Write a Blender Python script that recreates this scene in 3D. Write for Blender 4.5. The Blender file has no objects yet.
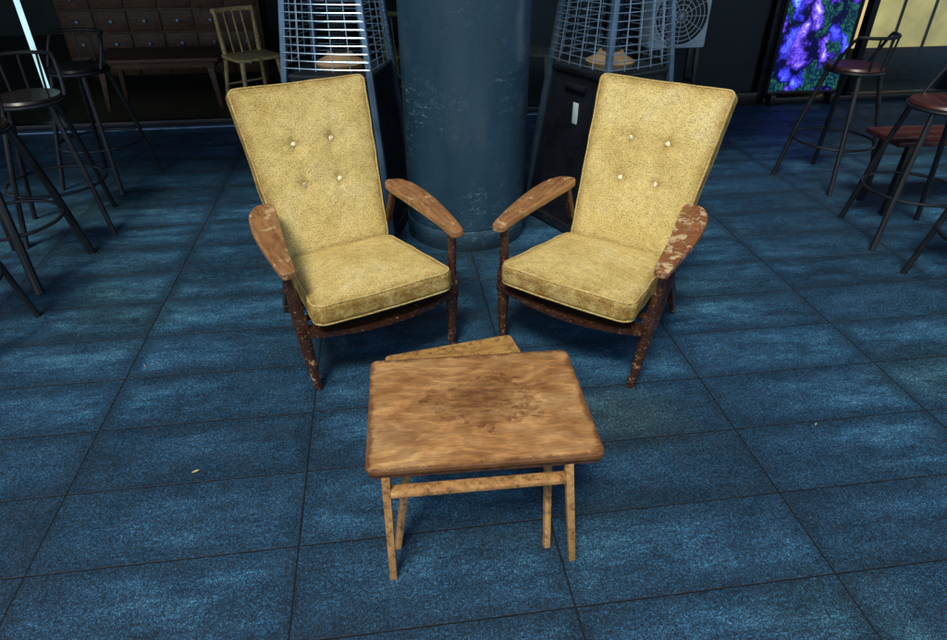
import bpy, bmesh, math, random
from mathutils import Vector, Matrix, noise
random.seed(7)
D=bpy.data
scene=bpy.context.scene
COL=scene.collection
rad=math.radians
# ---------------------------------------------------------------- node helper
class NT:
    def __init__(s,name):
        s.m=D.materials.new(name); s.m.use_nodes=True
        s.t=s.m.node_tree; s.t.nodes.clear()
        s.out=s.t.nodes.new('ShaderNodeOutputMaterial')
        s.b=s.t.nodes.new('ShaderNodeBsdfPrincipled')
        s.t.links.new(s.b.outputs[0],s.out.inputs[0])
    def n(s,typ,props=None,ins=None):
        nd=s.t.nodes.new(typ)
        for k,v in (props or {}).items(): setattr(nd,k,v)
        for k,v in (ins or {}).items(): s.set(nd,k,v)
        return nd
    def set(s,nd,k,v):
        if isinstance(v,bpy.types.NodeSocket): s.t.links.new(v,nd.inputs[k])
        else:
            if isinstance(v,tuple) and len(v)==3 and nd.inputs[k].type=='RGBA': v=v+(1,)
            nd.inputs[k].default_value=v
    def P(s,**k):
        for a,v in k.items(): s.set(s.b,a.replace('_',' '),v)
        return s.m
    def mix(s,f,a,b,blend='MIX'):
        nd=s.n('ShaderNodeMix',{'data_type':'RGBA','blend_type':blend},{0:f,6:a,7:b}); return nd.outputs[2]
    def ramp(s,f,stops,interp='LINEAR'):
        nd=s.n('ShaderNodeValToRGB'); s.set(nd,0,f); e=nd.color_ramp.elements
        nd.color_ramp.interpolation=interp
        while len(e)<len(stops): e.new(0.5)
        for i,(p,c) in enumerate(stops):
            e[i].position=p
            if not isinstance(c,tuple): c=(c,c,c)
            e[i].color=c+(1,)
        return nd.outputs[0]
    def ma(s,op,a,b=0.0,c=0.0):
        return s.n('ShaderNodeMath',{'operation':op},{0:a,1:b,2:c}).outputs[0]
    def mr(s,v,a,b,c=0.0,d=1.0,smooth=True):
        return s.n('ShaderNodeMapRange',{'interpolation_type':'SMOOTHSTEP' if smooth else 'LINEAR'},{0:v,1:a,2:b,3:c,4:d}).outputs[0]
    def noise(s,vec,scale,detail=4.0,rough=0.55,dist=0.0):
        return s.n('ShaderNodeTexNoise',None,{'Vector':vec,'Scale':scale,'Detail':detail,'Roughness':rough,'Distortion':dist}).outputs[0]
    def mapp(s,vec,loc=(0,0,0),rot=(0,0,0),sc=(1,1,1)):
        return s.n('ShaderNodeMapping',None,{'Vector':vec,'Location':loc,'Rotation':rot,'Scale':sc}).outputs[0]
    def obj(s,rnd=False):
        o=s.n('ShaderNodeTexCoord').outputs['Object']
        if rnd:
            r=s.n('ShaderNodeObjectInfo').outputs['Random']
            r=s.ma('MULTIPLY',r,37.0)
            o=s.n('ShaderNodeVectorMath',{'operation':'ADD'},{0:o,1:s.n('ShaderNodeCombineXYZ',None,{0:r,1:r,2:r}).outputs[0]}).outputs[0]
        return o
    def bump(s,h,strength=0.4,dist=0.002,nrm=None):
        ins={'Height':h,'Strength':strength,'Distance':dist}
        if nrm is not None: ins['Normal']=nrm
        return s.n('ShaderNodeBump',None,ins).outputs[0]

# ---------------------------------------------------------------- materials
def m_tiles():
    s=NT('blue_stone_paving'); o=s.obj()
    v=s.mapp(o,rot=(0,0,rad(-7.8)))
    sp=s.n('ShaderNodeSeparateXYZ',None,{0:v}).outputs
    uu=s.ma('DIVIDE',s.ma('ADD',sp[0],1.108),0.761); vv=s.ma('DIVIDE',s.ma('SUBTRACT',sp[1],1.284),0.302)
    fu=s.ma('FRACT',uu); fv=s.ma('FRACT',vv)
    du=s.ma('MULTIPLY',s.ma('MINIMUM',fu,s.ma('SUBTRACT',1.0,fu)),0.761)
    dv=s.ma('MULTIPLY',s.ma('MINIMUM',fv,s.ma('SUBTRACT',1.0,fv)),0.302)
    d=s.ma('MINIMUM',du,dv)
    wob=s.ma('MULTIPLY',s.ma('SUBTRACT',s.noise(o,60.0,2.0),0.5),0.003)
    joint=s.mr(s.ma('ADD',d,wob),0.0013,0.0032)
    idv=s.n('ShaderNodeCombineXYZ',None,{0:s.ma('FLOOR',uu),1:s.ma('FLOOR',vv),2:0.0}).outputs[0]
    wn=s.n('ShaderNodeTexWhiteNoise',{'noise_dimensions':'2D'},{'Vector':idv})
    off=s.n('ShaderNodeVectorMath',{'operation':'MULTIPLY_ADD'},{0:wn.outputs['Color'],1:(9.0,9.0,9.0),2:v}).outputs[0]
    st=s.mapp(off,sc=(1.5,4.6,1.0))
    streak=s.noise(st,2.0,11.0,0.78,0.0)
    cloud=s.noise(v,1.0,5.0,0.6,0.0)
    mott=s.noise(off,30.0,8.0,0.82)
    edge=s.mr(d,0.0,0.085,0.0,1.0)
    a=s.ma('MULTIPLY',s.mr(streak,0.38,0.70,0.05,0.90,False),s.ma('ADD',0.28,s.ma('MULTIPLY',edge,0.72)))
    a=s.ma('MULTIPLY',a,s.mr(cloud,0.36,0.60,0.40,1.0))
    a=s.ma('ADD',a,s.ma('MULTIPLY',s.ma('SUBTRACT',mott,0.5),0.95))
    a=s.ma('ADD',a,s.ma('MULTIPLY',s.ma('SUBTRACT',wn.outputs['Value'],0.5),0.14))
    base=s.ramp(a,[(0.0,(0.006,0.025,0.048)),(0.3,(0.014,0.057,0.109)),(0.6,(0.032,0.114,0.195)),(1.0,(0.085,0.225,0.32))])
    spk=s.noise(v,290.0,3.0,0.8)
    spk2=s.noise(v,105.0,6.0,0.95)
    base=s.mix(1.0,base,s.ramp(spk,[(0.36,0.12),(0.5,0.72),(0.64,3.1)]),'MULTIPLY')
    base=s.mix(1.0,base,s.ramp(spk2,[(0.38,0.12),(0.5,0.80),(0.60,2.5),(0.68,3.8)]),'MULTIPLY')
    tint=s.noise(v,0.9,3.0,0.5)
    base=s.mix(s.mr(tint,0.5,0.72,0.0,0.55),base,s.mix(1.0,base,(1.5,1.12,0.62),'MULTIPLY'))
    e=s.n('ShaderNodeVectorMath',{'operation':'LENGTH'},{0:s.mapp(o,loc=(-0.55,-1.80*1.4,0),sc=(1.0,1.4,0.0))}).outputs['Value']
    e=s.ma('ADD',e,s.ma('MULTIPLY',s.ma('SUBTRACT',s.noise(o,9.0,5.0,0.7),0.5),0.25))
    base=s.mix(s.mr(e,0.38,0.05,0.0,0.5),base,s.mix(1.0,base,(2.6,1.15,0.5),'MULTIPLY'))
    base=s.mix(joint,(0.003,0.006,0.009),base)
    rough=s.ramp(s.noise(off,9.0,7.0,0.7),[(0.3,0.45),(0.7,0.70)])
    h=s.ma('ADD',s.ma('MULTIPLY',spk2,0.6),s.ma('MULTIPLY',joint,1.5))
    h=s.ma('ADD',h,s.ma('MULTIPLY',spk,0.3))
    return s.P(Base_Color=base,Roughness=rough,Specular_IOR_Level=0.45,Normal=s.bump(h,0.7,0.003))
def m_fabric():
    s=NT('mustard_tweed'); o=s.obj(True); oo=s.obj()
    w1=s.n('ShaderNodeTexVoronoi',{'feature':'F1'},{'Vector':oo,'Scale':235.0,'Randomness':0.75}).outputs[0]
    fine=s.noise(o,420.0,2.0,0.8)
    big=s.noise(o,6.0,5.0,0.6)
    med=s.noise(o,38.0,6.0,0.78)
    c=s.ramp(big,[(0.3,(0.70,0.52,0.17)),(0.55,(0.86,0.67,0.255)),(0.75,(0.92,0.76,0.36))])
    c=s.mix(1.0,c,s.ramp(w1,[(0.0,1.12),(0.45,0.90),(0.8,0.45)]),'MULTIPLY')
    c=s.mix(1.0,c,s.ramp(fine,[(0.3,0.68),(0.5,1.0),(0.7,1.18)]),'MULTIPLY')
    c=s.mix(1.0,c,s.ramp(med,[(0.3,0.76),(0.55,1.0),(0.7,1.08)]),'MULTIPLY')
    at=s.n('ShaderNodeAttribute',{'attribute_name':'dirt_tone'}).outputs['Fac']
    dirt_tone=s.ma('MULTIPLY',at,s.mr(s.noise(o,16.0,6.0,0.75),0.34,0.60,0.35,1.0))
    c=s.mix(dirt_tone,c,s.mix(1.0,c,(0.46,0.34,0.21),'MULTIPLY'))
    h=s.ma('SUBTRACT',s.ma('MULTIPLY',fine,0.3),w1)
    return s.P(Base_Color=c,Roughness=0.95,Specular_IOR_Level=0.12,Normal=s.bump(h,0.65,0.0025))
def m_wornwood(name,dark,mid,light,chip_lo=0.56,chip_hi=0.60,axis=(1,6,6),cs=17.0,low=0.0,fleck=0.7):
    s=NT(name); o=s.obj(True)
    g=s.noise(s.mapp(o,sc=axis),9.0,8.0,0.65,0.5)
    c=s.ramp(g,[(0.3,dark),(0.7,mid)])
    ch=s.noise(o,cs,9.0,0.75,0.2)
    if low>0:
        z=s.n('ShaderNodeSeparateXYZ',None,{0:s.obj()}).outputs[2]
        ch=s.ma('ADD',ch,s.mr(z,0.22,0.0,0.0,low,False))
    m=s.mr(ch,chip_lo,chip_hi)
    lt=s.mix(s.noise(s.mapp(o,sc=axis),30.0,4.0),light,tuple(x*0.55 for x in light))
    c=s.mix(m,c,lt)
    sc=s.mr(s.noise(o,110.0,3.0,0.8),0.60,0.66)
    c=s.mix(s.ma('MULTIPLY',sc,fleck),c,lt)
    h=s.ma('SUBTRACT',g,s.ma('MULTIPLY',m,0.6))
    return s.P(Base_Color=c,Roughness=s.ramp(m,[(0,0.38),(1,0.7)]),Normal=s.bump(h,0.6,0.002))
def m_tabletop():
    s=NT('stained_table_timber'); o=s.obj()
    warp=s.noise(s.mapp(o,sc=(2.2,5,1)),1.4,3.0,0.5)
    sp=s.n('ShaderNodeSeparateXYZ',None,{0:o}).outputs
    rings=s.ma('SINE',s.ma('ADD',s.ma('MULTIPLY',sp[1],90.0),s.ma('MULTIPLY',warp,50.0)))
    fine=s.noise(s.mapp(o,sc=(3.0,60,4)),6.0,8.0,0.75,0.2)
    blot=s.noise(s.mapp(o,sc=(1,1.5,1)),6.0,9.0,0.70,0.4)
    c=s.ramp(blot,[(0.30,(0.27,0.110,0.032)),(0.47,(0.47,0.23,0.078)),(0.68,(0.68,0.41,0.17))])
    c=s.mix(1.0,c,s.ramp(rings,[(0.0,0.80),(0.7,1.0),(1.0,1.06)]),'MULTIPLY')
    c=s.mix(1.0,c,s.ramp(fine,[(0.35,0.52),(0.55,1.08)]),'MULTIPLY')
    nz=s.ma('SUBTRACT',s.noise(o,13.0,9.0,0.72),0.5)
    e=s.n('ShaderNodeVectorMath',{'operation':'LENGTH'},{0:s.mapp(o,loc=(-0.015,-0.02,0),rot=(0,0,0.5),sc=(1.0,1.35,0.0))}).outputs['Value']
    e=s.ma('ADD',e,s.ma('MULTIPLY',nz,0.34))
    streaks=s.mr(s.noise(s.mapp(o,rot=(0,0,0.15),sc=(3,9,1)),9.0,8.0,0.75),0.40,0.58)
    stain=s.ma('MULTIPLY',s.mr(e,0.17,0.05),s.ma('ADD',0.30,s.ma('MULTIPLY',streaks,0.50)))
    ring=s.ma('MULTIPLY',s.ma('MULTIPLY',s.mr(e,0.115,0.130),s.mr(e,0.158,0.140)),0.6)
    stain=s.ma('MAXIMUM',stain,s.ma('MULTIPLY',ring,s.ma('ADD',0.3,streaks)))
    c=s.mix(stain,c,(0.115,0.038,0.014))
    e2=s.n('ShaderNodeVectorMath',{'operation':'LENGTH'},{0:s.mapp(o,loc=(0.20,0.11*1.2,0),sc=(1.0,1.2,0.0))}).outputs['Value']
    e2=s.ma('ADD',e2,s.ma('MULTIPLY',nz,0.25))
    c=s.mix(s.ma('MULTIPLY',s.mr(e2,0.10,0.02),0.45),c,(0.16,0.06,0.02))
    ax=s.ma('SUBTRACT',0.303,s.ma('ABSOLUTE',sp[0])); ay=s.ma('SUBTRACT',0.23,s.ma('ABSOLUTE',sp[1]))
    ed=s.ma('ADD',s.ma('MINIMUM',ax,ay),s.ma('MULTIPLY',s.ma('SUBTRACT',s.noise(o,22.0,8.0,0.78),0.5),0.07))
    c=s.mix(s.mr(ed,0.018,0.0,0.0,0.8),c,(0.10,0.034,0.012))
    speck=s.mr(s.noise(o,150.0,4.0,0.85),0.58,0.66)
    c=s.mix(s.ma('MULTIPLY',speck,0.5),c,(0.12,0.045,0.015))
    h=s.ma('ADD',fine,s.ma('MULTIPLY',rings,0.1))
    return s.P(Base_Color=c,Roughness=s.ramp(blot,[(0.3,0.50),(0.7,0.68)]),Specular_IOR_Level=0.3,Normal=s.bump(h,0.4,0.0015))
def m_wood(name,dark,light,axis=(1,9,9),rough=0.55,scale=5.0):
    s=NT(name); o=s.obj(True)
    g=s.noise(s.mapp(o,sc=axis),scale,8.0,0.65,0.5)
    c=s.ramp(g,[(0.3,dark),(0.68,light)])
    c=s.mix(1.0,c,s.ramp(s.noise(o,40.0,6.0,0.8),[(0.38,0.35),(0.52,1.0)]),'MULTIPLY')
    return s.P(Base_Color=c,Roughness=rough,Normal=s.bump(g,0.3,0.002))
def m_metal(name,col,metallic=0.0,rough=0.45,var=0.35,scale=9.0,wear=None):
    s=NT(name); o=s.obj(True)
    n1=s.noise(o,scale,6.0,0.65)
    c=s.mix(1.0,col,s.ramp(n1,[(0.3,1.0-var),(0.7,1.0+var)]),'MULTIPLY')
    if wear: c=s.mix(s.mr(s.noise(o,45.0,6.0,0.8),0.62,0.68,0.0,0.7),c,wear)
    return s.P(Base_Color=c,Metallic=metallic,Roughness=s.ramp(n1,[(0.3,rough*0.8),(0.7,min(1,rough*1.3))]))
def m_column():
    s=NT('scuffed_blue_column_paint'); o=s.obj()
    n1=s.noise(s.mapp(o,sc=(1,1,0.4)),2.5,6.0,0.65)
    c=s.ramp(n1,[(0.3,(0.013,0.040,0.066)),(0.55,(0.021,0.058,0.091)),(0.75,(0.034,0.080,0.118))])
    c=s.mix(1.0,c,s.ramp(s.noise(o,150.0,4.0,0.85),[(0.35,0.7),(0.65,1.35)]),'MULTIPLY')
    def scr(rot,sc,seed):
        x=s.mapp(o,loc=(seed,seed,0),rot=rot,sc=sc); r=s.noise(x,3.0,1.5,0.4)
        return s.ma('MULTIPLY',s.mr(r,0.655,0.66),s.mr(r,0.668,0.663))
    k=s.ma('MAXIMUM',scr((0.5,0.3,0.2),(3,3,14),0.0),scr((-0.6,0.2,1.0),(4,4,12),3.0))
    k=s.ma('MAXIMUM',k,scr((1.1,0.2,0.4),(7,7,16),7.0))
    spot=s.mr(s.noise(o,34.0,5.0,0.75),0.68,0.71)
    z=s.n('ShaderNodeSeparateXYZ',None,{0:o}).outputs[2]
    k=s.ma('MULTIPLY',k,s.mr(s.noise(o,2.6,3.0),0.44,0.58))
    k=s.ma('MULTIPLY',s.ma('MAXIMUM',k,s.ma('MULTIPLY',spot,s.mr(s.noise(o,5.2,3.0),0.46,0.58))),s.mr(z,1.1,0.7,0.25,1.0))
    c=s.mix(s.ma('MULTIPLY',k,0.8),c,(0.28,0.40,0.45))
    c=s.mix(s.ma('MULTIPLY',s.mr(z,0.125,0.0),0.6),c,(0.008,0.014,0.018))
    return s.P(Base_Color=c,Roughness=s.ramp(n1,[(0.3,0.25),(0.7,0.38)]),Specular_IOR_Level=0.6)
def m_emit(name,col,strength):
    s=NT(name); o=s.obj(); n1=s.noise(o,3.0,4.0)
    c=s.mix(1.0,col,s.ramp(n1,[(0.3,0.6),(0.7,1.15)]),'MULTIPLY')
    return s.P(Base_Color=(0.1,0.1,0.1),Emission_Color=c,Emission_Strength=strength)
def m_flowers():
    s=NT('glowing_flower_print'); o=s.obj()
    dst=s.n('ShaderNodeVectorMath',{'operation':'MULTIPLY_ADD'},{0:s.n('ShaderNodeTexNoise',None,{'Vector':o,'Scale':4.0,'Detail':5.0,'Roughness':0.6}).outputs[1],1:(0.5,0.5,0.5),2:s.mapp(o,sc=(1.2,1,0.75))}).outputs[0]
    v=s.n('ShaderNodeTexVoronoi',{'feature':'F1'},{'Vector':dst,'Scale':6.0})
    v2=s.n('ShaderNodeTexVoronoi',{'feature':'DISTANCE_TO_EDGE'},{'Vector':dst,'Scale':15.0}).outputs[0]
    sel=s.n('ShaderNodeSeparateXYZ',None,{0:v.outputs['Color']}).outputs
    pet=s.ramp(v.outputs['Distance'],[(0.0,(0.95,0.85,0.25)),(0.07,(0.65,0.6,1.0)),(0.22,(0.24,0.14,0.95)),(0.45,(0.07,0.03,0.45)),(0.62,(0.0,0.0,0.03))])
    c=s.mix(s.mr(sel[0],0.55,0.6),pet,s.mix(1.0,pet,(0.35,0.8,1.0),'MULTIPLY'))
    c=s.mix(s.mr(v2,0.0,0.12),s.mix(1.0,c,(0.25,0.2,0.5),'MULTIPLY'),c)
    c=s.mix(s.mr(sel[1],0.62,0.64),c,s.mix(s.mr(v2,0.05,0.2),(0.0,0.01,0.03),(0.01,0.07,0.05)))
    return s.P(Base_Color=c,Roughness=0.3,Emission_Color=c,Emission_Strength=1.5)  # emission added to the print so it throws violet light on the paving
def m_glass():
    s=NT('window_glass'); o=s.obj()
    r=s.ramp(s.noise(o,3.0),[(0.3,0.01),(0.7,0.06)])
    s.P(Base_Color=(0.55,0.7,0.75),Roughness=r)
    tr=s.n('ShaderNodeBsdfTransparent',None,{0:(0.75,0.85,0.85)}).outputs[0]
    gl=s.n('ShaderNodeBsdfGlossy',None,{0:(0.9,0.95,1.0),'Roughness':0.03}).outputs[0]
    fr=s.n('ShaderNodeFresnel',None,{'IOR':1.45}).outputs[0]
    mx=s.n('ShaderNodeMixShader',None,{0:fr,1:tr,2:gl}).outputs[0]
    s.t.links.new(mx,s.out.inputs[0]); return s.m

TILE=m_tiles(); FAB=m_fabric()
LEGW=m_wornwood('chipped_dark_varnish',(0.016,0.006,0.004),(0.060,0.019,0.010),(0.60,0.36,0.15),0.625,0.645,(6,6,1),24.0,0.085,0.7)
ARMW=m_wornwood('worn_brown_arm',(0.14,0.055,0.020),(0.40,0.20,0.075),(0.66,0.44,0.21),0.555,0.62,(6,1,6),17.0,0.0,0.5)
ARMR=m_wornwood('peeling_arm_varnish',(0.14,0.042,0.018),(0.30,0.12,0.045),(0.66,0.46,0.24),0.52,0.55,(3,2,3),24.0,0.0,0.6)
TOPW=m_tabletop()
TLEG=m_wood('oiled_leg_timber',(0.30,0.13,0.04),(0.64,0.36,0.13),(3,3,1))
TEDGE=m_wood('dark_edge_timber',(0.04,0.015,0.006),(0.13,0.05,0.02))
INTOP=m_wood('ochre_slat_timber',(0.30,0.14,0.036),(0.60,0.34,0.10),(1,8,8))
COLM=m_column()
BLACK=m_metal('black_powder_coat',(0.010,0.012,0.015),0.0,0.32,0.4,12,(0.05,0.05,0.055))
STEEL=m_metal('blue_grey_steel',(0.15,0.25,0.37),0.75,0.32,0.35)
WIRE=m_metal('bright_wire',(0.40,0.58,0.76),0.8,0.28,0.3)
PANEL=m_metal('heater_black_panel',(0.008,0.010,0.014),0.0,0.28,0.4,6,(0.04,0.05,0.06))
STOOLSEAT=m_wood('oxblood_stool_timber',(0.03,0.008,0.009),(0.10,0.028,0.026),(1,7,1),0.35)
DKSEAT=m_wood('dark_stool_timber',(0.008,0.007,0.008),(0.030,0.022,0.022),(1,7,1),0.3)
BTN=m_wood('button_cloth',(0.84,0.70,0.36),(0.95,0.88,0.62),(1,1,1),0.7,40)
WHITE=m_metal('white_enamel',(0.50,0.62,0.66),0.0,0.4,0.15)
WALLM=m_metal('charcoal_wall',(0.012,0.020,0.024),0.0,0.55,0.5,3)
CONC=m_metal('soffit_concrete',(0.12,0.13,0.13),0.0,0.9,0.3,2)
SHOPFL=m_wood('shop_floorboards',(0.016,0.024,0.012),(0.060,0.066,0.028),(1,7,1),0.35,3)
CAB=m_wood('brown_cabinet_timber',(0.05,0.020,0.009),(0.15,0.066,0.026),(1,9,9))
CHAIRW=m_wood('pale_chair_timber',(0.55,0.34,0.12),(0.85,0.64,0.30),(6,6,1))
GLASS=m_glass(); FLOW=m_flowers()
WARM=m_emit('warm_interior_glow',(1.0,0.72,0.28),0.9)  # warm light of the interior put in as emission
STRIP=m_emit('cool_strip_glow',(0.55,0.9,1.0),1.2)  # glow added to a pale frame strip
GRIME=m_metal('ceramic_burner',(0.30,0.20,0.10),0.0,0.7,0.3)
LEAF=m_wood('dry_leaf',(0.35,0.25,0.10),(0.6,0.5,0.25),(1,1,1),0.8,30)

# ---------------------------------------------------------------- mesh helpers
def merge(bm,tmp,M=None):
    if M is not None: bmesh.ops.transform(tmp,matrix=M,verts=tmp.verts)
    me=D.meshes.new('tmp'); tmp.to_mesh(me); bm.from_mesh(me); D.meshes.remove(me); tmp.free()
def box(bm,c,s,bev=0.003,M=None,seg=2):
    t=bmesh.new(); bmesh.ops.create_cube(t,size=1.0)
    bmesh.ops.scale(t,vec=Vector(s),verts=t.verts)
    if bev>0: bmesh.ops.bevel(t,geom=t.edges[:],offset=min(bev,min(s)*0.45),segments=seg,profile=0.5,affect='EDGES')
    bmesh.ops.translate(t,vec=Vector(c),verts=t.verts)
    merge(bm,t,M)
def bar(bm,p0,p1,s0,s1=None,bev=0.003,roll=0.0):
    s1=s1 or s0; p0=Vector(p0); p1=Vector(p1); L=(p1-p0).length
    t=bmesh.new(); bmesh.ops.create_cube(t,size=1.0)
    for v in t.verts:
        k=s1 if v.co.z>0 else s0
        v.co=Vector((v.co.x*k[0],v.co.y*k[1],v.co.z*L))
    if bev>0: bmesh.ops.bevel(t,geom=t.edges[:],offset=bev,segments=2,profile=0.5,affect='EDGES')
    z=(p1-p0).normalized(); x=Vector((math.cos(roll),math.sin(roll),0))
    y=z.cross(x)
    if y.length<1e-3: x=Vector((0,0,1)); y=z.cross(x)
    y.normalize(); x=y.cross(z)
    R=Matrix((x,y,z)).transposed().to_4x4()
    merge(bm,t,Matrix.Translation((p0+p1)/2)@R)
def tube(bm,pts,r,seg=8,closed=False):
    pts=[Vector(p) for p in pts]; n=len(pts); rs=r if isinstance(r,(list,tuple)) else [r]*n
    t0=(pts[1]-pts[0]).normalized(); a=Vector((0,0,1)) if abs(t0.z)<0.9 else Vector((1,0,0))
    nrm=t0.cross(a).normalized(); rings=[]
    for i,p in enumerate(pts):
        if closed: t=(pts[(i+1)%n]-pts[i-1]).normalized()
        else: t=(pts[min(i+1,n-1)]-pts[max(i-1,0)]).normalized()
        nrm=(nrm-t*nrm.dot(t)).normalized(); b=t.cross(nrm)
        rings.append([bm.verts.new(p+(nrm*math.cos(2*math.pi*k/seg)+b*math.sin(2*math.pi*k/seg))*rs[i]) for k in range(seg)])
    m=n if closed else n-1
    for i in range(m):
        A=rings[i]; B=rings[(i+1)%n]
        for k in range(seg): bm.faces.new((A[k],A[(k+1)%seg],B[(k+1)%seg],B[k]))
    if not closed:
        bm.faces.new(rings[0][::-1]); bm.faces.new(rings[-1])
def lathe(bm,prof,seg=32,M=None):
    t=bmesh.new(); rings=[]
    for r,z in prof:
        if r<1e-5: rings.append([t.verts.new((0,0,z))])
        else: rings.append([t.verts.new((r*math.cos(2*math.pi*k/seg),r*math.sin(2*math.pi*k/seg),z)) for k in range(seg)])
    for A,B in zip(rings,rings[1:]):
        for k in range(seg):
            k2=(k+1)%seg
            if len(A)==1 and len(B)==1: continue
            if len(A)==1: t.faces.new((A[0],B[k2],B[k]))
            elif len(B)==1: t.faces.new((A[k],A[k2],B[0]))
            else: t.faces.new((A[k],A[k2],B[k2],B[k]))
    bmesh.ops.recalc_face_normals(t,faces=t.faces)
    merge(bm,t,M)
def slab(bm,outline,z0,z1,bev=0.004,M=None):
    t=bmesh.new(); vs=[t.verts.new((x,y,z0)) for x,y in outline]; f=t.faces.new(vs)
    r=bmesh.ops.extrude_face_region(t,geom=[f])
    bmesh.ops.translate(t,vec=(0,0,z1-z0),verts=[g for g in r['geom'] if isinstance(g,bmesh.types.BMVert)])
    bmesh.ops.recalc_face_normals(t,faces=t.faces)
    if bev: 
        es=[e for e in t.edges if abs(e.verts[0].co.z-e.verts[1].co.z)<1e-6]
        bmesh.ops.bevel(t,geom=es,offset=bev,segments=3,profile=0.5,affect='EDGES')
    merge(bm,t,M)
def rrect(hx,hy,r,n=6):
    o=[]
    for cx,cy,a0 in ((hx-r,hy-r,0),(-hx+r,hy-r,90),(-hx+r,-hy+r,180),(hx-r,-hy+r,270)):
        for i in range(n+1):
            a=rad(a0+90*i/n); o.append((cx+r*math.cos(a),cy+r*math.sin(a)))
    return o
def mk(name,bm,mat,parent=None,smooth=True,ang=35):
    if smooth:
        for f in bm.faces: f.smooth=True
        bm.normal_update()
        for e in bm.edges:
            if len(e.link_faces)==2 and e.calc_face_angle(0)>rad(ang): e.smooth=False
    me=D.meshes.new(name); bm.to_mesh(me); bm.free()
    me.materials.append(mat); ob=D.objects.new(name,me); COL.objects.link(ob)
    if parent: ob.parent=parent
    return ob
def thing(name,loc,rz,label,cat,group=None):
    e=D.objects.new(name,None); COL.objects.link(e); e.location=loc; e.rotation_euler=(0,0,rz)
    e.empty_display_size=0.1; e['label']=label; e['category']=cat
    if group: e['group']=group
    return e
def tag(ob,label,cat,group=None):
    ob['label']=label; ob['category']=cat
    if group: ob['group']=group
def copy_thing(src,loc,rz,label=None):
    n=src.copy(); COL.objects.link(n); n.location=loc; n.rotation_euler=(0,0,rz)
    if label: n['label']=label
    for c in [o for o in D.objects if o.parent==src]:
        c2=c.copy(); COL.objects.link(c2); c2.parent=n
        for g in [o for o in D.objects if o.parent==c]:
            g2=g.copy(); COL.objects.link(g2); g2.parent=c2
    return n
def swap(ob,mat):
    ob.data=ob.data.copy(); ob.data.materials[0]=mat

# ---------------------------------------------------------------- ground
bm=bmesh.new(); bmesh.ops.create_grid(bm,x_segments=1,y_segments=1,size=80)
g=mk('pavement',bm,TILE,smooth=False); g['kind']='structure'

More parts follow.
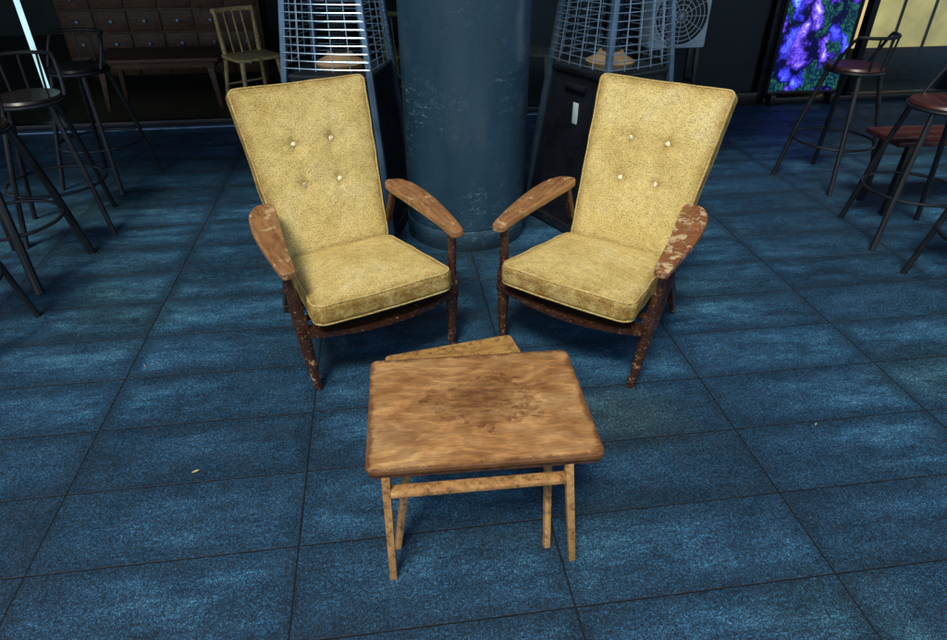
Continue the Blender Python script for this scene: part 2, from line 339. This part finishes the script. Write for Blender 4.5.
# ---------------------------------------------------------------- armchair
def cushion(name,parent,hx0,hx1,hy,T,r,R,crown,xf,dimples=(),bow=0.0,cuts=34,seed=0.0):
    hx=(hx0+hx1)/2; hz=T/2
    t=bmesh.new(); bmesh.ops.create_cube(t,size=2.0)
    bmesh.ops.subdivide_edges(t,edges=t.edges[:],cuts=cuts,use_grid_fill=True)
    def deform(p):
        p=Vector(p); ux=p.x/hx; uy=p.y/hy; k=(uy+1)/2
        p.x*=(hx0+(hx1-hx0)*k)/hx
        w=max(0,1-abs(ux)**2.2)*max(0,1-abs(uy)**2.2)
        sgn=max(0.0,p.z/hz)
        p.z+=crown*w*(1 if p.z>0 else -0.3)
        p.y+=-bow*(1-ux*ux)*(1-k)+bow*0.5*(1-ux*ux)*k
        for dx,dy in dimples:
            dd=math.hypot(p.x-dx,p.y-dy); an=math.atan2(p.y-dy,p.x-dx)
            p.z-=sgn*(0.012*math.exp(-dd*dd/(2*0.013**2))+0.0075*math.exp(-dd*dd/(2*0.04**2))*(1+0.4*math.cos(4*an+0.6)))
        nz=noise.noise(Vector((p.x*8+seed,p.y*8,seed)))+0.5*noise.noise(Vector((p.x*21+seed,p.y*21,seed)))
        p.z+=0.0034*nz*sgn
        p.x+=0.0040*noise.noise(Vector((p.y*11+seed,p.z*12,3.1)))
        p.y+=0.0035*noise.noise(Vector((p.x*11+seed,p.z*12,7.7)))
        return p
    dl=[]
    for v in t.verts:
        p=Vector((v.co.x*hx,v.co.y*hy,v.co.z*hz))
        q=Vector((max(-(hx-r),min(hx-r,p.x)),max(-(hy-r),min(hy-r,p.y)),max(-(hz-r),min(hz-r,p.z))))
        d=p-q
        if d.length>1e-9: p=q+d.normalized()*r
        cx=max(-(hx-R),min(hx-R,p.x)); cy=max(-(hy-R),min(hy-R,p.y))
        dx=p.x-cx; dy=p.y-cy; L=math.hypot(dx,dy)
        if L>1e-9 and abs(dx)>0 and abs(dy)>0:
            m=max(abs(dx),abs(dy)); p.x=cx+dx/L*m; p.y=cy+dy/L*m
        edge=min(hx-abs(p.x),hy-abs(p.y))
        dl.append(min(1.0,max(0.0,1-edge/0.045)*1.0 + (0.4 if p.z<hz*0.5 else 0)))  # grime along the edges, plus darker lower sides and underside
        v.co=deform(p)
        for bx,by in dimples:
            dd=math.hypot(v.co.x-bx,v.co.y-by)
            dl[-1]=max(dl[-1],0.8*math.exp(-dd*dd/(2*0.016**2)) if p.z>0 else 0)  # darker around each button dimple
    bmesh.ops.transform(t,matrix=xf,verts=t.verts)
    ob=mk(name,t,FAB,parent,ang=80)
    at=ob.data.attributes.new('dirt_tone','FLOAT','POINT')
    at.data.foreach_set('value',dl)
    pb=bmesh.new(); i45=r*(1-0.7071)
    for sg in (1,-1):
        base=rrect(hx-i45*0.9,hy-i45*0.9,R*0.95,6); pts=[]
        for a,b in zip(base,base[1:]+base[:1]):
            A=Vector((a[0],a[1],0)); B=Vector((b[0],b[1],0)); n=max(1,int((B-A).length/0.02))
            for j in range(n): pts.append(A.lerp(B,j/n))
        pts=[xf@deform((p.x,p.y,sg*(hz-i45*0.9))) for p in pts]
        tube(pb,pts,0.0042,8,True)
    po=mk('piping',pb,FAB,ob,ang=80)
    at=po.data.attributes.new('dirt_tone','FLOAT','POINT')
    at.data.foreach_set('value',[0.30]*len(po.data.vertices))
    for dx,dy in dimples:
        b=bmesh.new(); top=deform((dx,dy,hz))
        lathe(b,[(0.0,0.009),(0.006,0.0082),(0.0110,0.0045),(0.0125,0.0),(0.010,-0.003),(0.0,-0.004)],20,xf@Matrix.Translation(top+Vector((0,0,0.004))))
        mk('button',b,BTN,ob)
    return ob

ch=thing('armchair',(-0.364,2.132,0),rad(30),'mustard tweed button-back armchair with worn wooden arms facing small table','armchair','pair of vintage armchairs')
slope=math.atan(0.05/0.53)
xs=Matrix.Translation((-0.003,0.168,0.338))@Matrix.Rotation(-slope,4,'X')
seat=cushion('seat_cushion',ch,0.288,0.238,0.266,0.088,0.026,0.045,0.012,xs,bow=0.014,seed=1.3)
p0=Vector((0,0.432,0.330)); p1=Vector((0,0.722,0.985)); Y=(p1-p0).normalized(); Z=Vector((1,0,0)).cross(Y)
mid=(p0+p1)/2-Z*0.042
xb=Matrix.Translation(mid)@Matrix((Vector((1,0,0)),Y,Z)).transposed().to_4x4()
hyb=(p1-p0).length/2
back=cushion('back_cushion',ch,0.236,0.293,hyb,0.070,0.018,0.024,0.012,xb,
    dimples=[(-0.080,0.112),(0.080,0.112),(-0.080,-0.058),(0.080,-0.058)],bow=0.0,seed=5.1,cuts=50)
for sx in (-1,1):
    b=bmesh.new(); A=Vector((sx*0.296,-0.030,0)); B=Vector((sx*0.317,0.0,0.265)); C=Vector((sx*0.333,0.022,0.518))
    tube(b,[A,A.lerp(B,0.03),A.lerp(B,0.45),A.lerp(B,0.8),A.lerp(B,0.95)],[0.013,0.0145,0.021,0.025,0.026],16)
    bar(b,A.lerp(B,0.86),B+Vector((0,0.003,0.06)),(0.048,0.042),(0.046,0.042),0.006)
    tube(b,[B+Vector((0,0.003,0.05)),B.lerp(C,0.5),C],[0.021,0.018,0.0165],16)
    mk('leg',b,LEGW,ch)
    b=bmesh.new(); A=Vector((sx*0.245,0.60,0)); B=Vector((sx*0.232,0.455,0.30)); C=Vector((sx*0.232,0.775,0.90))
    bar(b,A,B,(0.026,0.030),(0.036,0.046),0.005); bar(b,B-Vector((0,0.005,0.02)),C,(0.032,0.044),(0.026,0.028),0.005)
    mk('leg',b,LEGW,ch)
b=bmesh.new()
n=16
for i in range(n):
    x0=-0.302+0.604*i/n; x1=-0.302+0.604*(i+1)/n
    f=lambda x:(x,-0.018-0.042*(1-(x/0.3)**2),0.266-0.014*(1-(x/0.3)**2))
    bar(b,f(x0-0.001),f(x1+0.001),(0.060,0.022),None,0.0,math.pi/2)
for sx in (-1,1):
    bar(b,(sx*0.318,0.01,0.275),(sx*0.236,0.46,0.262),(0.050,0.024),None,0.004)
bar(b,(-0.240,0.455,0.262),(0.240,0.455,0.262),(0.022,0.05),None,0.003)
for k in range(4):
    y=0.07+0.11*k; bar(b,(-0.315+0.018*k,y,0.270),(0.315-0.018*k,y,0.270),(0.006,0.035),None,0.0)
mk('frame',b,LEGW,ch)
b=bmesh.new(); bar(b,(-0.235,0.72,0.84),(0.235,0.72,0.84),(0.018,0.06),None,0.003); mk('back_rail',b,LEGW,ch)
for sx in (-1,1):
    b=bmesh.new()
    o=[(0.362,-0.020),(0.354,-0.034),(0.318,-0.034),(0.306,-0.018),(0.298,0.07),(0.282,0.19),(0.260,0.33),(0.243,0.430),(0.243,0.468),(0.260,0.490),(0.318,0.480),(0.358,0.410),(0.374,0.30),(0.376,0.20),(0.370,0.08)]
    q=[]
    for a,c in zip(o,o[1:]+o[:1]):
        q+= [(a[0]*.8+c[0]*.2,a[1]*.8+c[1]*.2),(a[0]*.2+c[0]*.8,a[1]*.2+c[1]*.8)]
    o=q
    oo=[(sx*x,y) for x,y in o]
    if sx<0: oo=oo[::-1]
    slab(b,oo,-0.014,0.014,0.0045,Matrix.Translation((0,0,0.528))@Matrix.Rotation(rad(3.0),4,'X'))
    for v in b.verts:
        v.co.z+=0.018*max(0,(v.co.y-0.05))/0.45 - 0.008*max(0,0.04-v.co.y)/0.06
    a=mk('arm_rest',b,ARMW,ch,ang=40)
    b=bmesh.new(); bar(b,(sx*0.250,0.475,0.40),(sx*0.268,0.44,0.546),(0.024,0.03),None,0.004); mk('arm_support',b,LEGW,ch)
ch2=copy_thing(ch,(0.389,2.162,0),rad(-34),'mustard tweed button-back armchair with badly peeling wooden arm beside dark heater')
arms=[o for o in D.objects if o.parent==ch2 and o.name.startswith('arm_rest')]
arms.sort(key=lambda o: sum(v.co.x for v in o.data.vertices))
swap(arms[-1],ARMR); arms[-1]['label']='arm rest with badly peeling brown varnish'

# ---------------------------------------------------------------- tables
c0=Vector((0.012,1.380,0)); rz=rad(5.8)
tb=thing('side_table',c0,rz,'small brown wooden table with stained top and rounded corners','table')
inv=(Matrix.Translation(c0)@Matrix.Rotation(rz,4,'Z')).inverted()
W=lambda x,y,z: inv@Vector((x,y,z))
b=bmesh.new(); slab(b,rrect(0.306,0.232,0.024),0.404,0.420,0.003); mk('table_top',b,TOPW,tb)
b=bmesh.new(); slab(b,rrect(0.302,0.228,0.022),0.391,0.4035,0.0); mk('apron',b,TEDGE,tb)
for (a,c) in (((-0.226,1.122),(-0.222,1.138)),((0.286,1.185),(0.246,1.188)),((-0.30,1.60),(-0.278,1.53)),((0.275,1.66),(0.27,1.58))):
    b=bmesh.new(); bar(b,W(a[0],a[1],0.0),W(c[0],c[1],0.392),(0.020,0.024),(0.022,0.030),0.003); mk('leg',b,TLEG,tb)
b=bmesh.new(); bar(b,W(-0.212,1.131,0.338),W(0.240,1.181,0.338),(0.034,0.016),None,0.003,math.pi/2); mk('stretcher',b,TLEG,tb)
b=bmesh.new(); bar(b,W(-0.27,1.54,0.325),W(0.262,1.59,0.325),(0.034,0.016),None,0.003,math.pi/2); mk('stretcher',b,TLEG,tb)

c1=Vector((-0.018,1.508,0)); r1=rad(17)
t2=thing('nesting_table',c1,r1,'smaller ochre wooden nesting table turned askew beneath stained table','table')
inv=(Matrix.Translation(c1)@Matrix.Rotation(r1,4,'Z')).inverted()
b=bmesh.new()
slab(b,rrect(0.213,0.216,0.016),0.370,0.386,0.004); mk('table_top',b,INTOP,t2)
for (a,c) in (((-0.224,1.222),(-0.172,1.275)),((0.216,1.224),(0.212,1.35)),((-0.275,1.68),(-0.25,1.62)),((0.12,1.79),(0.12,1.71))):
    b=bmesh.new(); bar(b,W(a[0],a[1],0.0),W(c[0],c[1],0.371),(0.018,0.022),(0.020,0.024),0.003); mk('leg',b,TLEG,t2)
b=bmesh.new(); bar(b,W(-0.176,1.262,0.335),W(0.210,1.31,0.335),(0.030,0.012),None,0.002,math.pi/2); mk('stretcher',b,TEDGE,t2)

# ---------------------------------------------------------------- column
b=bmesh.new()
lathe(b,[(0.0,0.0),(0.335,0.0),(0.337,0.004),(0.337,0.108),(0.334,0.113),(0.328,0.114),(0.328,0.120),(0.331,0.123),(0.331,3.30),(0.0,3.30)],96)
co=mk('column',b,COLM); co.location=(-0.044,3.47,0); tag(co,'thick round slate-blue painted column with scratches','column')

# ---------------------------------------------------------------- patio heaters
def hw(z): return 0.300-0.090*z
ht=thing('patio_heater',(-0.70,3.56,0),rad(-8),'tapered steel pyramid patio heater with wire guard behind armchair','patio heater','pyramid patio heaters')
b=bmesh.new()
z0,z1,ins=0.06,0.85,0.012
v0=[b.verts.new((sx*(hw(z0)-ins),sy*(hw(z0)-ins),z0)) for sx,sy in ((-1,-1),(1,-1),(1,1),(-1,1))]
v1=[b.verts.new((sx*(hw(z1)-ins),sy*(hw(z1)-ins),z1)) for sx,sy in ((-1,-1),(1,-1),(1,1),(-1,1))]
for k in range(4): b.faces.new((v0[k],v0[(k+1)%4],v1[(k+1)%4],v1[k]))
b.faces.new(v0[::-1]); b.faces.new(v1)
mk('body',b,PANEL,ht)
b=bmesh.new(); box(b,(0,0,0.035),(0.61,0.61,0.05),0.008); mk('base',b,BLACK,ht)
b=bmesh.new(); box(b,(0,0,0.864),(2*hw(0.86)+0.004,2*hw(0.86)+0.004,0.026),0.006); mk('shelf',b,BLACK,ht)
for sx,sy in ((-1,-1),(1,-1),(1,1),(-1,1)):
    b=bmesh.new(); bar(b,(sx*hw(0.06),sy*hw(0.06),0.06),(sx*hw(2.05),sy*hw(2.05),2.05),(0.030,0.030),None,0.003); mk('post',b,STEEL,ht)
b=bmesh.new()
z=0.91
while z<1.95:
    h=hw(z)+0.012
    for k in range(4):
        R=Matrix.Rotation(k*math.pi/2,4,'Z')
        tube(b,[R@Vector((-h+2*h*i/8,-h-0.018*math.sin(math.pi*i/8),z)) for i in range(9)],0.0026,5)
    z+=0.036
for k in range(4):
    R=Matrix.Rotation(k*math.pi/2,4,'Z')
    for f in (-0.6,-0.2,0.2,0.6):
        bo=0.018*math.cos(f*math.pi/2)
        tube(b,[R@Vector((f*hw(0.9),-hw(0.9)-0.012-bo,0.90)),R@Vector((f*hw(1.95),-hw(1.95)-0.012-bo,1.95))],0.0028,5)
mk('wire_guard',b,WIRE,ht)
b=bmesh.new(); lathe(b,[(0.0,0.875),(0.12,0.875),(0.13,0.90),(0.075,0.93),(0.065,0.95),(0.0,0.95)],24); mk('burner',b,GRIME,ht)
b=bmesh.new(); lathe(b,[(0.0,1.98),(0.15,1.98),(0.15,2.055),(0.0,2.055)],24); mk('reflector',b,STEEL,ht)
b=bmesh.new(); lathe(b,[(0.05,0.95),(0.05,1.98)],24); mk('glass_tube',b,GLASS,ht)
b=bmesh.new()
q=lambda h,z:[b.verts.new((sx*h,sy*h,z)) for sx,sy in ((-1,-1),(1,-1),(1,1),(-1,1))]
V=[q(0.24,2.05),q(0.24,2.075),q(0.05,2.17)]
for A,B in zip(V,V[1:]):
    for k in range(4): b.faces.new((A[k],A[(k+1)%4],B[(k+1)%4],B[k]))
b.faces.new(V[0][::-1]); b.faces.new(V[-1])
mk('cap',b,STEEL,ht)
h2=copy_thing(ht,(0.725,3.60,0),rad(33),'tapered black patio heater with wire guard beside blue column')
M=Matrix.Rotation(-math.pi/2,4,'Z')
b=bmesh.new(); box(b,(0.02,-(hw(0.66)-0.012)-0.003,0.66),(0.040,0.004,0.11),0.001,M); mk('label_plate',b,WHITE,h2)
b=bmesh.new(); box(b,(0.0,-(hw(0.78)-0.012)-0.010,0.79),(0.16,0.02,0.03),0.006,M); mk('handle',b,BLACK,h2)

# ---------------------------------------------------------------- bar stools
def stool(loc,rz,label,thick=0.012,seatmat=STOOLSEAT):
    st=thing('bar_stool',loc,rz,label,'bar stool','black bar stools')
    b=bmesh.new(); lathe(b,[(0,0.722),(0.155,0.722),(0.168,0.728),(0.170,0.738),(0.162,0.750),(0.13,0.748),(0,0.742)],36); mk('seat',b,seatmat,st)
    b=bmesh.new(); tube(b,[(0.172*math.cos(a),0.172*math.sin(a),0.722) for a in [2*math.pi*i/36 for i in range(36)]],0.010,8,True); mk('seat_rim',b,BLACK,st)
    for k in range(4):
        a=math.pi/4+k*math.pi/2; c,s_=math.cos(a),math.sin(a)
        b=bmesh.new(); tube(b,[(0.31*c,0.31*s_,0.0),(0.305*c,0.305*s_,0.02),(0.235*c,0.235*s_,0.38),(0.15*c,0.15*s_,0.72)],[thick*1.15,thick,thick,thick],10)
        mk('leg',b,BLACK,st)
    b=bmesh.new(); rr=0.252
    tube(b,[(rr*math.cos(a),rr*math.sin(a),0.28) for a in [2*math.pi*i/40 for i in range(40)]],0.009,8,True)
    mk('foot_ring',b,BLACK,st)
    b=bmesh.new(); pts=[]
    for i in range(25):
        a=rad(-10+200*i/24); up=min(1,math.sin(math.pi*i/24)*2.2)
        pts.append((0.185*math.cos(a),0.185*math.sin(a),0.74+0.19*up))
    tube(b,pts,0.010,8)
    for a in (60,90,120):
        tube(b,[(0.165*math.cos(rad(a)),0.165*math.sin(rad(a)),0.735),(0.185*math.cos(rad(a)),0.185*math.sin(rad(a)),0.93)],0.007,6)
    mk('back_rest',b,BLACK,st)
    return st
sA=stool((-2.47,4.21,0),rad(-10),'black metal bar stool with curved rail back on blue paving',0.014,DKSEAT)
sD=stool((-2.32,2.93,0),rad(-5),'black bar stool with thick splayed legs beside armchair',0.021,DKSEAT)
copy_thing(sA,(-2.36,3.47,0),rad(25))
copy_thing(sA,(-2.23,2.27,0),rad(0))
sE=stool((2.40,4.24,0),rad(-150),'black bar stool with dark red wooden seat near flower poster',0.015)
copy_thing(sE,(2.43,3.36,0),rad(-95),'black bar stool with dark red wooden seat on blue paving')
copy_thing(sE,(2.47,2.72,0),rad(-80),'black bar stool with dark red wooden seat on blue paving')
bn=thing('bench',(3.15,3.82,0),rad(6),'low dark red-brown wooden bench between bar stools','bench')
b=bmesh.new()
for k in range(3): box(b,(0,-0.101+0.101*k,0.445),(1.5,0.102,0.03),0.002)
mk('seat',b,STOOLSEAT,bn)
for sx in (-1,1):
    for sy in (-1,1):
        b=bmesh.new(); bar(b,(sx*0.66,sy*0.12,0),(sx*0.64,sy*0.11,0.43),(0.04,0.04),None,0.004); mk('leg',b,BLACK,bn)
# ---------------------------------------------------------------- building
TH=rad(7.8); BO=Vector((0,5.80,0)); BM=Matrix.Translation(BO)@Matrix.Rotation(TH,4,'Z')
bd=thing('shop_building',BO,TH,'dark glazed shopfront with added unseen canopy behind blue column','building')
b=bmesh.new(); box(b,(0,-1.58,3.45),(24,3.40,0.30),0.01); mk('shade_canopy',b,CONC,bd)  # unseen slab added overhead to darken the background
b=bmesh.new(); box(b,(0,5.0,1.65),(24,0.2,3.3),0); box(b,(-11.9,2.5,1.65),(0.2,4.8,3.3),0); box(b,(11.9,2.5,1.65),(0.2,4.8,3.3),0)
box(b,(2.05,0.12,1.65),(1.15,0.16,3.3),0.004); box(b,(5.9,0.12,1.65),(1.0,0.16,3.3),0.004); box(b,(0,0.1,3.0),(23.6,0.12,0.6),0.004)
mk('wall',b,WALLM,bd)
b=bmesh.new(); box(b,(0,2.6,3.45),(24,4.95,0.28),0); mk('ceiling',b,CONC,bd)
b=bmesh.new()
box(b,(-5.25,0.05,0.03),(13.4,0.10,0.06),0.006); box(b,(4.05,0.05,0.03),(2.6,0.10,0.06),0.006)
for x in (-9.6,-7.2,-4.8,-1.15,0.35,1.40,2.70,3.62,5.33):
    box(b,(x,0.05,1.38),(0.06,0.09,2.64),0.006)
mk('frame',b,BLACK,bd)
b=bmesh.new(); box(b,(-5.25,-0.045,0.012),(13.4,0.07,0.02),0.004); mk('sill',b,STEEL,bd)
for x0,x1 in ((-9.57,-7.23),(-7.17,-4.83),(-1.12,0.32),(0.38,1.37),(3.65,5.30)):
    b=bmesh.new(); box(b,((x0+x1)/2,0.05,1.38),(x1-x0,0.008,2.62),0); mk('window',b,GLASS,bd)
b=bmesh.new(); box(b,(2.05,0.02,0.06),(1.24,0.06,0.12),0.006); mk('plinth',b,BLACK,bd)
b=bmesh.new(); box(b,(1.62,-0.01,1.0),(0.03,0.05,1.1),0.008); mk('handle',b,STEEL,bd)
b=bmesh.new(); box(b,(0,2.5,0.006),(23.6,4.8,0.02),0); sf=mk('shop_floor',b,SHOPFL); sf.matrix_world=BM; sf['kind']='structure'

def at(x,y,z=0): return BM@Vector((x,y,z))
fp=thing('flower_poster',at(3.10,-0.02,0.03),TH,'tall poster of blue and violet flowers with added glow','poster')
b=bmesh.new(); box(b,(0,0,1.15),(0.68,0.012,2.1),0.0); mk('print',b,FLOW,fp)
b=bmesh.new()
for sx in (-1,1): box(b,(sx*0.355,0,1.15),(0.028,0.03,2.16),0.003)
box(b,(0,0,0.085),(0.69,0.03,0.028),0.003); box(b,(0,0,2.215),(0.69,0.03,0.028),0.003)
for sx in (-1,1): box(b,(sx*0.3,0,0.022),(0.05,0.12,0.1),0.003)
mk('frame',b,BLACK,fp)
dc=thing('display_counter',at(4.45,0.95),TH,'shop counter with added yellow glow panel behind glass','counter')
b=bmesh.new(); box(b,(0,-0.24,0.62),(1.4,0.02,0.55),0.004); mk('glow_panel',b,WARM,dc)  # emissive panel added in place of the warmly lit interior
b=bmesh.new(); box(b,(0,0,0.15),(1.5,0.5,0.26),0.006); box(b,(0,0.02,0.95),(1.54,0.52,0.05),0.006); box(b,(0,0.02,0.6),(1.4,0.42,0.70),0.004)
for k in range(5): box(b,(-0.7+0.35*k,-0.262,0.62),(0.025,0.02,0.70),0.003)
mk('body',b,CAB,dc)
b=bmesh.new(); tube(b,[(0,0,0.12),(0,0,2.1)],0.022,12); lt=mk('glow_strip',b,STRIP); lt.location=at(-3.75,0.62); tag(lt,'upright pale blue frame strip with added glow inside shop','frame_strip')  # bluish-white upright strip, made to glow to brighten the interior
bb=bmesh.new(); lathe(bb,[(0,0.016),(0.09,0.016),(0.09,0.03),(0.03,0.045),(0.03,0.13),(0,0.13)],24); mk('strip_base',bb,BLACK,lt)  # added foot under the glowing strip
cb=thing('drawer_cabinet',at(-2.9,1.75,0.016),TH,'brown wooden drawer cabinet inside shop','cabinet')
b=bmesh.new(); box(b,(0,0,0.52),(1.9,0.45,0.84),0.005); box(b,(0,-0.01,0.965),(1.96,0.5,0.055),0.005)
for sx in (-1,1):
    for sy in (-1,1): box(b,(sx*0.9,sy*0.18,0.055),(0.06,0.06,0.11),0.004)
mk('body',b,CAB,cb)
for i in range(6):
    for j in range(4):
        x=-0.78+0.312*i; z=0.20+0.205*j
        b=bmesh.new(); box(b,(x,-0.232,z),(0.29,0.02,0.185),0.005); dr=mk('drawer',b,CAB,cb)
        b=bmesh.new(); lathe(b,[(0,0),(0.008,0),(0.008,0.012),(0.016,0.018),(0.014,0.028),(0,0.03)],14,Matrix.Translation((x,-0.242,z))@Matrix.Rotation(math.pi/2,4,'X')); mk('knob',b,STEEL,dr)
lt2=thing('wooden_table',at(-2.75,0.75,0.016),TH,'low brown wooden table inside shop','table')
b=bmesh.new(); box(b,(0,0,0.43),(1.1,0.6,0.035),0.006); box(b,(0,0,0.385),(1.0,0.5,0.056),0.003); mk('table_top',b,CAB,lt2)
for sx in (-1,1):
    for sy in (-1,1):
        b=bmesh.new(); bar(b,(sx*0.49,sy*0.24,0),(sx*0.46,sy*0.22,0.36),(0.03,0.03),(0.055,0.055),0.004); mk('leg',b,CAB,lt2)
def wchair(loc,rz,label):
    w=thing('wooden_chair',loc,rz,label,'chair','pale wooden cafe chairs')
    b=bmesh.new(); slab(b,rrect(0.21,0.20,0.07),0.435,0.460,0.006); mk('seat',b,CHAIRW,w)
    for sx in (-1,1):
        b=bmesh.new(); tube(b,[(sx*0.21,-0.20,0),(sx*0.165,-0.155,0.44)],[0.013,0.021],10); mk('leg',b,CHAIRW,w)
        b=bmesh.new(); tube(b,[(sx*0.20,0.24,0),(sx*0.165,0.165,0.44),(sx*0.175,0.21,0.82)],[0.013,0.021,0.014],10); mk('leg',b,CHAIRW,w)
    b=bmesh.new()
    tube(b,[(-0.19+0.38*i/14,0.215+0.035*math.sin(math.pi*i/14),0.80) for i in range(15)],0.02,10)
    for k in (-0.08,0,0.08): tube(b,[(k,0.165,0.45),(k,0.24,0.80)],0.008,8)
    mk('back_rest',b,CHAIRW,w)
    for y in (-0.18,0.2):
        b=bmesh.new(); tube(b,[(-0.187,y,0.2),(0.187,y,0.2)],0.009,8); mk('stretcher',b,CHAIRW,w)
    return w
w=wchair(at(-1.92,0.50,0.016),TH+rad(35),'pale wooden cafe chair standing inside shop')
copy_thing(w,at(-0.52,0.42,0.016),TH+rad(160)); copy_thing(w,at(0.62,0.38,0.016),TH+rad(60))
fu=thing('fan_unit',at(1.66,-0.22,0),TH,'white fan unit with round grille standing against dark wall','fan')
b=bmesh.new(); box(b,(0,0,0.83),(0.50,0.20,0.50),0.02); mk('housing',b,WHITE,fu)
b=bmesh.new(); lathe(b,[(0,0),(0.225,0),(0.225,0.006),(0,0.006)],40,Matrix.Translation((0,-0.100,0.83))@Matrix.Rotation(math.pi/2,4,'X')); mk('opening',b,BLACK,fu)
b=bmesh.new()
for r in (0.05,0.085,0.12,0.155,0.19,0.225):
    tube(b,[(r*math.cos(2*math.pi*i/36),-0.114,0.83+r*math.sin(2*math.pi*i/36)) for i in range(36)],0.0035 if r<0.2 else 0.008,6,True)
for k in range(6):
    a=math.pi*k/6; tube(b,[(0.225*math.cos(a),-0.114,0.83+0.225*math.sin(a)),(-0.225*math.cos(a),-0.114,0.83-0.225*math.sin(a))],0.003,6)
mk('grille',b,WHITE,fu)
for sx in (-1,1):
    b=bmesh.new()
    bar(b,(sx*0.22,-0.09,0),(sx*0.2,-0.07,0.59),(0.03,0.03),None,0.003); bar(b,(sx*0.22,0.09,0),(sx*0.2,0.07,0.59),(0.03,0.03),None,0.003); bar(b,(sx*0.215,-0.09,0.3),(sx*0.215,0.09,0.3),(0.02,0.02),None,0.002)
    mk('stand',b,BLACK,fu)
for i,(x,y,r) in enumerate(((-0.93,1.52,0.4),(0.86,2.6,1.9),(-1.35,2.1,2.5),(1.25,1.75,0.9))):
    b=bmesh.new(); n=10; L=0.014 if i==0 else 0.009
    top=[];bot=[]
    for k in range(n+1):
        t=k/n; wd=L*0.25*math.sin(math.pi*t)**0.8; x0=-L+2*L*t
        top.append(b.verts.new((x0,wd,0.003+0.003*math.sin(3*t)))); bot.append(b.verts.new((x0,-wd-1e-5,0.002+0.004*t)))
    for k in range(n): b.faces.new((bot[k],bot[k+1],top[k+1],top[k]))
    lf=mk('fallen_leaf',b,LEAF); lf.location=(x,y,0.001); lf.rotation_euler=(0,0,r); tag(lf,'tiny dry curled leaf lying on blue paving','leaf','fallen leaves')

# ---------------------------------------------------------------- light + camera
w=D.worlds.new('World'); scene.world=w; w.use_nodes=True; nt=w.node_tree
bg=nt.nodes['Background']; sky=nt.nodes.new('ShaderNodeTexSky'); sky.sky_type='NISHITA'; sky.sun_disc=False
EL=rad(58); AZ=rad(198)
sky.sun_elevation=EL; sky.sun_rotation=AZ
nt.links.new(sky.outputs[0],bg.inputs[0]); bg.inputs[1].default_value=0.125
sd=D.lights.new('sun','SUN'); sd.energy=2.9; sd.angle=rad(16); sd.color=(1,0.94,0.82)
so=D.objects.new('sun',sd); COL.objects.link(so)
dirv=Vector((math.sin(AZ)*math.cos(EL),math.cos(AZ)*math.cos(EL),math.sin(EL)))
so.rotation_euler=dirv.to_track_quat('Z','Y').to_euler(); so.location=dirv*20
cd=D.cameras.new('camera'); cd.sensor_width=36; cd.lens=36*640/947; cd.clip_end=300; cd.clip_start=0.05
cam=D.objects.new('camera',cd); COL.objects.link(cam); cam.location=(0,0,1.6); cam.rotation_euler=(rad(90-33.1),0,0)
scene.camera=cam
scene.view_settings.view_transform='Standard'; scene.view_settings.look='None'; scene.view_settings.exposure=0
